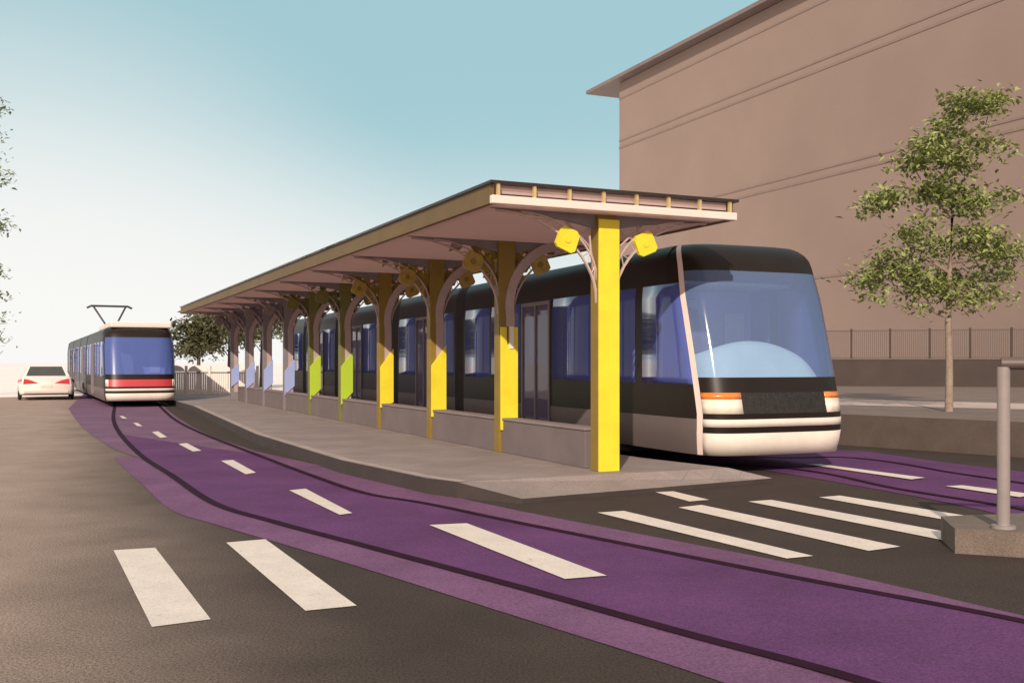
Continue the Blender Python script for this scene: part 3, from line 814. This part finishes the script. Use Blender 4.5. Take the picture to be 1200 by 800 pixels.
# keep clear of the tram: the kerb turns and runs beside the lane
pvm = MB().prism([(p.x, p.y) for p in pav], -0.01, PVZ, top=False).build('raised_pavement', M['kerb']); pvm['kind'] = 'structure'
sheet('pavement_surface', pav, PVZ, M['pavement'], pvm)
pa = [P(970, 474, PVZ), P(1330, 483, PVZ), P(1330, 476, PVZ), P(970, 467, PVZ)]
sheet('pale_path', pa, PVZ + 0.005, M['path'], pvm)  # sunlit band of the pavement put in as a paler sheet

FZ0 = PVZ; f0 = Vector((12.0, 46.5, 0)); f1 = Vector((29.0, 41.2, 0))
fd = (f1 - f0).normalized(); fl_ = (f1 - f0).length
bw = empty('boundary_wall', (f0.x, f0.y, FZ0), math.atan2(fd.y, fd.x)); tag(bw, 'dark low boundary wall under the railing fence in front of the brown building', 'wall')
MB().box((fl_ / 2, 0, 0.58), (fl_, 0.35, 1.16)).build('wall_body', M['dark_wall'], bw)
MB().box((fl_ / 2, 0, 1.19), (fl_, 0.42, 0.055)).build('wall_coping', M['fence'], bw)
ff = empty('railing_fence', (f0.x, f0.y, FZ0 + 1.22), math.atan2(fd.y, fd.x)); tag(ff, 'thin brown railing fence with posts standing on the dark boundary wall', 'fence')
nb = 11; bay = fl_ / nb
for k in range(nb + 1):
    MB().box((k * bay, 0, 0.66), (0.09, 0.09, 1.32)).build('post', M['dark_wall'], ff)
for k in range(nb):
    b_ = MB()
    x_ = k * bay + 0.12
    while x_ < (k + 1) * bay - 0.08:
        b_.box((x_, 0, 0.62), (0.028, 0.028, 1.16)); x_ += 0.085
    b_.box((k * bay + bay / 2, 0, 1.23), (bay - 0.095, 0.06, 0.06)); b_.box((k * bay + bay / 2, 0, 0.035), (bay - 0.095, 0.05, 0.05))
    b_.build('railing_panel', M['fence'], ff)

# ------------------------------------------------------------------ pedestal and guard rail on the right
pe0 = P(1119, 648)
isl = [pe0, pe0 + Vector((6.5, -2.6, 0)), pe0 + Vector((7.3, -0.9, 0)), pe0 + Vector((1.2, 0.95, 0)), pe0 + Vector((0.18, 0.72, 0))]
im = MB().prism([(p.x, p.y) for p in isl], -0.01, 0.215, top=False).build('traffic_island', M['pedestal'])
tag(im, 'low brown stone kerb island under the guard rail at the right edge', 'kerb island')
sheet('island_top', isl, 0.215, M['pedestal'], im)
gp = P(1176, 619, 0.215)
gr = empty('guard_rail', (gp.x, gp.y, 0.215), math.atan2(-2.2, 6.5)); tag(gr, 'grey steel guard rail post with a dark top rail at the right edge', 'guard rail')
for xx in (0.0, 1.9, 3.8):
    MB().tube([(xx, 0, 0.0), (xx, 0, 1.40)], 0.053, 16).build('post', M['post'], gr, smooth=True)
    MB().tube([(xx, 0, 0.002), (xx, 0, 0.03)], 0.10, 16).build('base_collar', M['post'], gr, smooth=True)
MB().tube([(-0.02, 0, 1.43), (4.0, 0, 1.43)], 0.055, 12).build('top_rail', M['post_dark'], gr, smooth=True)

# ------------------------------------------------------------------ trees
def tree(name, label, loc, trunk_pts, trunk_r, limbs, clusters, leafm, barkm, leaf=0.16, per=300, flat=0.55, seed=1, group=None, droop=0.0):
    rnd = random.Random(seed)
    root = empty(name, loc); tag(root, label, 'tree', group)
    t = MB(); t.tube(trunk_pts, trunk_r, 10); t.build('trunk', barkm, root, smooth=True)
    lm = MB()
    for a, b in limbs:
        a = Vector(a); b = Vector(b); m_ = (a + b) / 2 + Vector((rnd.uniform(-.1, .1), rnd.uniform(-.1, .1), -0.12))
        lm.tube([a, m_, b], [0.035, 0.022, 0.008], 6)
    if limbs: lm.build('limbs', barkm, root, smooth=True)
    cr = MB()
    for (c, rad, dens) in clusters:
        c = Vector(c); nclump = max(3, int(per * dens / 14))
        for k in range(nclump):
            while True:
                p = Vector((rnd.uniform(-1, 1), rnd.uniform(-1, 1), rnd.uniform(-1, 1)))
                if p.length < 1: break
            p = p * (0.55 + 0.45 * p.length)
            cc = c + Vector((p.x * rad[0], p.y * rad[1], p.z * rad[2]))
            for q in range(rnd.randint(9, 18)):
                o = Vector((rnd.gauss(0, 1), rnd.gauss(0, 1), rnd.gauss(0, 1) * flat)) * leaf * 1.35 + cc
                s_ = leaf * rnd.uniform(0.6, 1.25)
                rot = Matrix.Rotation(rnd.uniform(0, 6.28), 3, 'Z') @ Matrix.Rotation(rnd.uniform(-0.9, 0.9) + droop, 3, 'Y') @ Matrix.Rotation(rnd.uniform(-0.7, 0.7), 3, 'X')
                i = len(cr.v)
                for lp in ((-.55, 0, 0), (-.1, .27, .05), (.6, 0, -.06), (-.1, -.27, .05)):
                    cr.v.append(tuple(o + rot @ (Vector(lp) * s_)))
                cr.f.append((i, i + 1, i + 2)); cr.f.append((i, i + 2, i + 3))
    cr.build('crown', leafm, root, fix=False)
    return root

# the street tree on the right: placed from its trunk, clusters in metres (x right, z up from the pavement)
tb = P(1112, 482, PVZ)
kx = tb.y / F
def tc_(x, y, dy=0): return ((x - 1112) * kx, dy, (HZ - y) * kx + CZ - PVZ)
cl = []
for x, y, rx, ry, dn in ((1128, 128, 26, 18, 1.0), (1160, 126, 12, 16, .5), (1110, 155, 20, 20, .9), (1080, 180, 22, 14, .8), (1065, 192, 22, 12, .6), (1118, 195, 22, 24, .7), (1140, 175, 16, 18, .35),
                         (1030, 232, 26, 11, .8), (1003, 246, 9, 8, .2), (1092, 225, 20, 22, .9), (1120, 238, 22, 22, .9), (1165, 185, 8, 16, .12), (1180, 228, 13, 12, .3), (1160, 240, 16, 12, .3),
                         (1135, 285, 28, 28, 1.2), (1060, 270, 28, 22, .6), (1040, 305, 22, 22, .7), (1020, 325, 20, 14, .6), (1065, 325, 28, 20, .8), (1090, 340, 34, 14, .8), (1130, 325, 34, 22, 1.1),
                         (1170, 300, 22, 14, .5), (1190, 318, 16, 14, .4), (1160, 345, 24, 10, .4), (1012, 350, 8, 6, .15), (1130, 355, 22, 7, .3), (1065, 364, 12, 6, .12), (1095, 290, 22, 20, .5)):
    cl.append((tc_(1114 + (x - 1114) * 0.92, y, random.uniform(-.5, .5)), (rx * kx * 0.78, 0.7, ry * kx * 0.80), dn))
tt = [tc_(1112, 482), tc_(1112.5, 430), tc_(1111, 380), tc_(1113, 320), tc_(1116, 250), tc_(1122, 180), tc_(1128, 130)]
lims = [(tc_(1111, 372), tc_(1060, 335)), (tc_(1111, 360), tc_(1165, 330)), (tc_(1113, 320), tc_(1035, 262)), (tc_(1114, 300), tc_(1180, 235)), (tc_(1116, 255), tc_(1070, 195)), (tc_(1118, 230), tc_(1158, 135)), (tc_(1111, 366), tc_(1020, 345)), (tc_(1112, 350), tc_(1185, 318)), (tc_(1111, 372), tc_(1085, 350))]
tree('street_tree', 'slender young street tree with sparse irregular green crown on the raised pavement', (tb.x, tb.y, PVZ), [Vector(p) + Vector((0, 0, -0.01 if k == 0 else 0)) for k, p in enumerate(tt)],
     [0.085, 0.075, 0.065, 0.05, 0.035, 0.02, 0.01], lims, cl, M['leaf'], M['bark'], leaf=0.135, per=560, seed=3)

# tree at the far left, mostly outside the photograph
lt = Vector((-16.9, 30, 0)); kl = 30 / F
def lc_(x, y, dy=0): return ((x - 600) * kl - lt.x, dy, (HZ - y - 26) * kl + CZ)
cl = []
for x, y, rx, ry, dn in ((-12, 125, 22, 12, .6), (-30, 165, 30, 26, .9), (-8, 207, 14, 9, .35), (-20, 260, 28, 18, .7), (-4, 262, 13, 12, .3), (-6, 315, 15, 9, .4), (-5, 345, 16, 10, .4), (-10, 380, 18, 16, .5), (-40, 330, 36, 40, 1.5), (-60, 230, 40, 60, 1.8), (-8, 400, 14, 10, .3)):
    cl.append((lc_(x, y, random.uniform(-.6, .6)), (rx * kl, 0.9, ry * kl), dn))
left_tree = tree('tree', 'leafy tree whose twigs just reach into the left edge of the photo', (lt.x, lt.y, 0), [(0, 0, -0.05), (0.05, 0, 2.5), (0, 0, 5), (0.2, 0, 8), (0.3, 0, 9)], [0.16, 0.13, 0.1, 0.06, 0.02],
     [((0, 0, 3), (1.6, 0.2, 3.6)), ((0, 0, 4), (1.7, -0.2, 5.2)), ((0.1, 0, 5.5), (1.6, 0, 7)), ((0.1, 0, 6.5), (1.5, 0, 9)), ((0, 0, 3.5), (-1.6, 0, 5)), ((0, 0, 2.4), (1.75, 0.1, 2.8)), ((0, 0, 4.4), (1.7, 0.2, 4.3)), ((0.1, 0, 5), (1.8, -0.1, 5.9)), ((0.15, 0, 6.4), (1.8, 0.1, 7.3)), ((0.2, 0, 7.6), (1.6, 0, 9.2))], cl, M['leaf_hazy'], M['bark_dark'], leaf=0.15, per=420, seed=5)

left_tree.scale = (50 / 30,) * 3; left_tree.location = (-16.9 * 50 / 30, 50, 0)      # a tall tree well down the street

# trees beyond the end of the platform
for k, (px, py, Y, rx, rz, sd) in enumerate(((232, 394, 62, 1.6, 1.15, 11), (268, 388, 66, 1.9, 1.7, 12), (306, 380, 70, 2.2, 2.0, 13))):
    kk = Y / F; cx = (px - 600) * kk; cz = (HZ - py) * kk + CZ
    cl = [((random.uniform(-.8, .8) * rx, random.uniform(-.8, .8), cz + random.uniform(-.7, .7) * rz), (rx * 0.5, 0.9, rz * 0.5), 1.0) for q in range(9)]
    tree('tree', ('small dark green tree right behind the white railing, nearest the far tram', 'bushy green tree behind the farthest columns of the shelter', 'dark tree behind the lavender columns of the shelter')[k],
         (cx, Y, 0), [(0, 0, -0.05), (0.05, 0, cz * 0.6), (0, 0, cz)], [0.14, 0.1, 0.03], [((0.03, 0, cz * .55), (rx * .6, 0, cz)), ((0.03, 0, cz * .55), (-rx * .6, 0, cz))], cl, M['leaf_dark'], M['bark_dark'], leaf=0.30, per=420, seed=sd, group='trees beyond the platform end')

# white railing at the far end of the platform
wf = empty('white_railing', (-15.9, 46.6, PZ), R(-4)); tag(wf, 'white picket railing closing the far end of the platform, below the dark green trees', 'fence')
for k in range(5):
    MB().box((k * 1.1, 0, 0.66), (0.1, 0.1, 1.32)).build('post', M['white_rail'], wf)
for k in range(4):
    b_ = MB(); x_ = k * 1.1 + 0.1
    while x_ < (k + 1) * 1.1 - 0.06: b_.box((x_, 0, 0.52), (0.075, 0.03, 0.92)); x_ += 0.1
    b_.box((k * 1.1 + 0.55, 0, 0.06), (0.99, 0.05, 0.06)); b_.build('picket_panel', M['white_rail'], wf)
    MB().box((k * 1.1 + 0.55, 0, 1.01), (0.99, 0.07, 0.05)).build('hand_rail', M['post_dark'], wf)
    MB().extr([(k * 1.1 + 0.08, 0, 1.05)] + [(k * 1.1 + 0.55 + 0.47 * math.cos(math.pi * (1 - q / 10)), 0, 1.06 + 0.28 * math.sin(math.pi * q / 10)) for q in range(11)], (0, 0.03, 0)).build('scalloped_top', M['white_rail'], wf)

# ------------------------------------------------------------------ light
SUN_A, SUN_E = -10.0, 27.0           # azimuth measured from straight behind the camera, to the right; elevation
sv = Vector((math.sin(R(SUN_A)) * math.cos(R(SUN_E)), -math.cos(R(SUN_A)) * math.cos(R(SUN_E)), math.sin(R(SUN_E))))
sd_ = bpy.data.lights.new('sun', 'SUN'); sd_.energy = 4.0; sd_.angle = R(0.6); sd_.color = (1.0, 0.86, 0.73)
so = bpy.data.objects.new('sun', sd_); COL.objects.link(so); so.rotation_euler = (-sv).to_track_quat('-Z', 'Y').to_euler()
w = bpy.data.worlds.new('World'); sc.world = w; w.use_nodes = True
N = w.node_tree.nodes; L = w.node_tree.links
bg = N['Background']; bg.inputs['Strength'].default_value = 0.1
sky = N.new('ShaderNodeTexSky'); sky.sky_type = 'NISHITA'; sky.sun_disc = False
sky.sun_elevation = R(SUN_E); sky.sun_rotation = math.atan2(sv.x, sv.y); sky.dust_density = 2.5; sky.ozone_density = 1.0
# haze: whitish towards the horizon and towards the far left end of the street
tc = N.new('ShaderNodeTexCoord')
nrm = N.new('ShaderNodeVectorMath'); nrm.operation = 'NORMALIZE'; L.new(tc.outputs['Generated'], nrm.inputs[0])
hd_ = Vector((-0.45, 0.87, -0.15)).normalized()
dt = N.new('ShaderNodeVectorMath'); dt.operation = 'DOT_PRODUCT'; dt.inputs[1].default_value = hd_; L.new(nrm.outputs[0], dt.inputs[0])
mr = N.new('ShaderNodeMapRange'); mr.interpolation_type = 'SMOOTHSTEP'; mr.inputs['From Min'].default_value = 0.86; mr.inputs['From Max'].default_value = 1.0
L.new(dt.outputs['Value'], mr.inputs['Value'])
sz_ = N.new('ShaderNodeSeparateXYZ'); L.new(nrm.outputs[0], sz_.inputs[0])
me_ = N.new('ShaderNodeMapRange'); me_.interpolation_type = 'SMOOTHSTEP'; me_.inputs['From Min'].default_value = 0.0; me_.inputs['From Max'].default_value = 0.245
L.new(sz_.outputs['Z'], me_.inputs['Value'])
inv = N.new('ShaderNodeMath'); inv.operation = 'SUBTRACT'; inv.inputs[0].default_value = 1.0; L.new(mr.outputs['Result'], inv.inputs[1])
ml = N.new('ShaderNodeMath'); ml.operation = 'MULTIPLY'; L.new(inv.outputs[0], ml.inputs[0]); L.new(me_.outputs['Result'], ml.inputs[1])
hz_ = N.new('ShaderNodeMath'); hz_.operation = 'SUBTRACT'; hz_.inputs[0].default_value = 1.0; L.new(ml.outputs[0], hz_.inputs[1])
tint = N.new('ShaderNodeMix'); tint.data_type = 'RGBA'; tint.inputs['Factor'].default_value = 0.85
L.new(sky.outputs[0], tint.inputs['A']); tint.inputs['B'].default_value = (4.0, 6.4, 6.85, 1)
mx = N.new('ShaderNodeMix'); mx.data_type = 'RGBA'
L.new(hz_.outputs[0], mx.inputs['Factor']); L.new(tint.outputs['Result'], mx.inputs['A']); mx.inputs['B'].default_value = (9.5, 9.45, 9.2, 1)
dt2 = N.new('ShaderNodeVectorMath'); dt2.operation = 'DOT_PRODUCT'; dt2.inputs[1].default_value = sv; L.new(nrm.outputs[0], dt2.inputs[0])
mr2 = N.new('ShaderNodeMapRange'); mr2.interpolation_type = 'SMOOTHSTEP'; mr2.inputs['From Min'].default_value = -0.15; mr2.inputs['From Max'].default_value = 0.75
L.new(dt2.outputs['Value'], mr2.inputs['Value'])
mx2 = N.new('ShaderNodeMix'); mx2.data_type = 'RGBA'
L.new(mr2.outputs['Result'], mx2.inputs['Factor']); L.new(mx.outputs['Result'], mx2.inputs['A']); mx2.inputs['B'].default_value = (7.6, 6.2, 5.6, 1)
L.new(mx2.outputs['Result'], bg.inputs['Color'])

sc.view_settings.view_transform = 'Standard'; sc.view_settings.look = 'None'
sc.view_settings.exposure = 0; sc.view_settings.gamma = 1
sc.cycles.max_bounces = 8; sc.cycles.transparent_max_bounces = 16
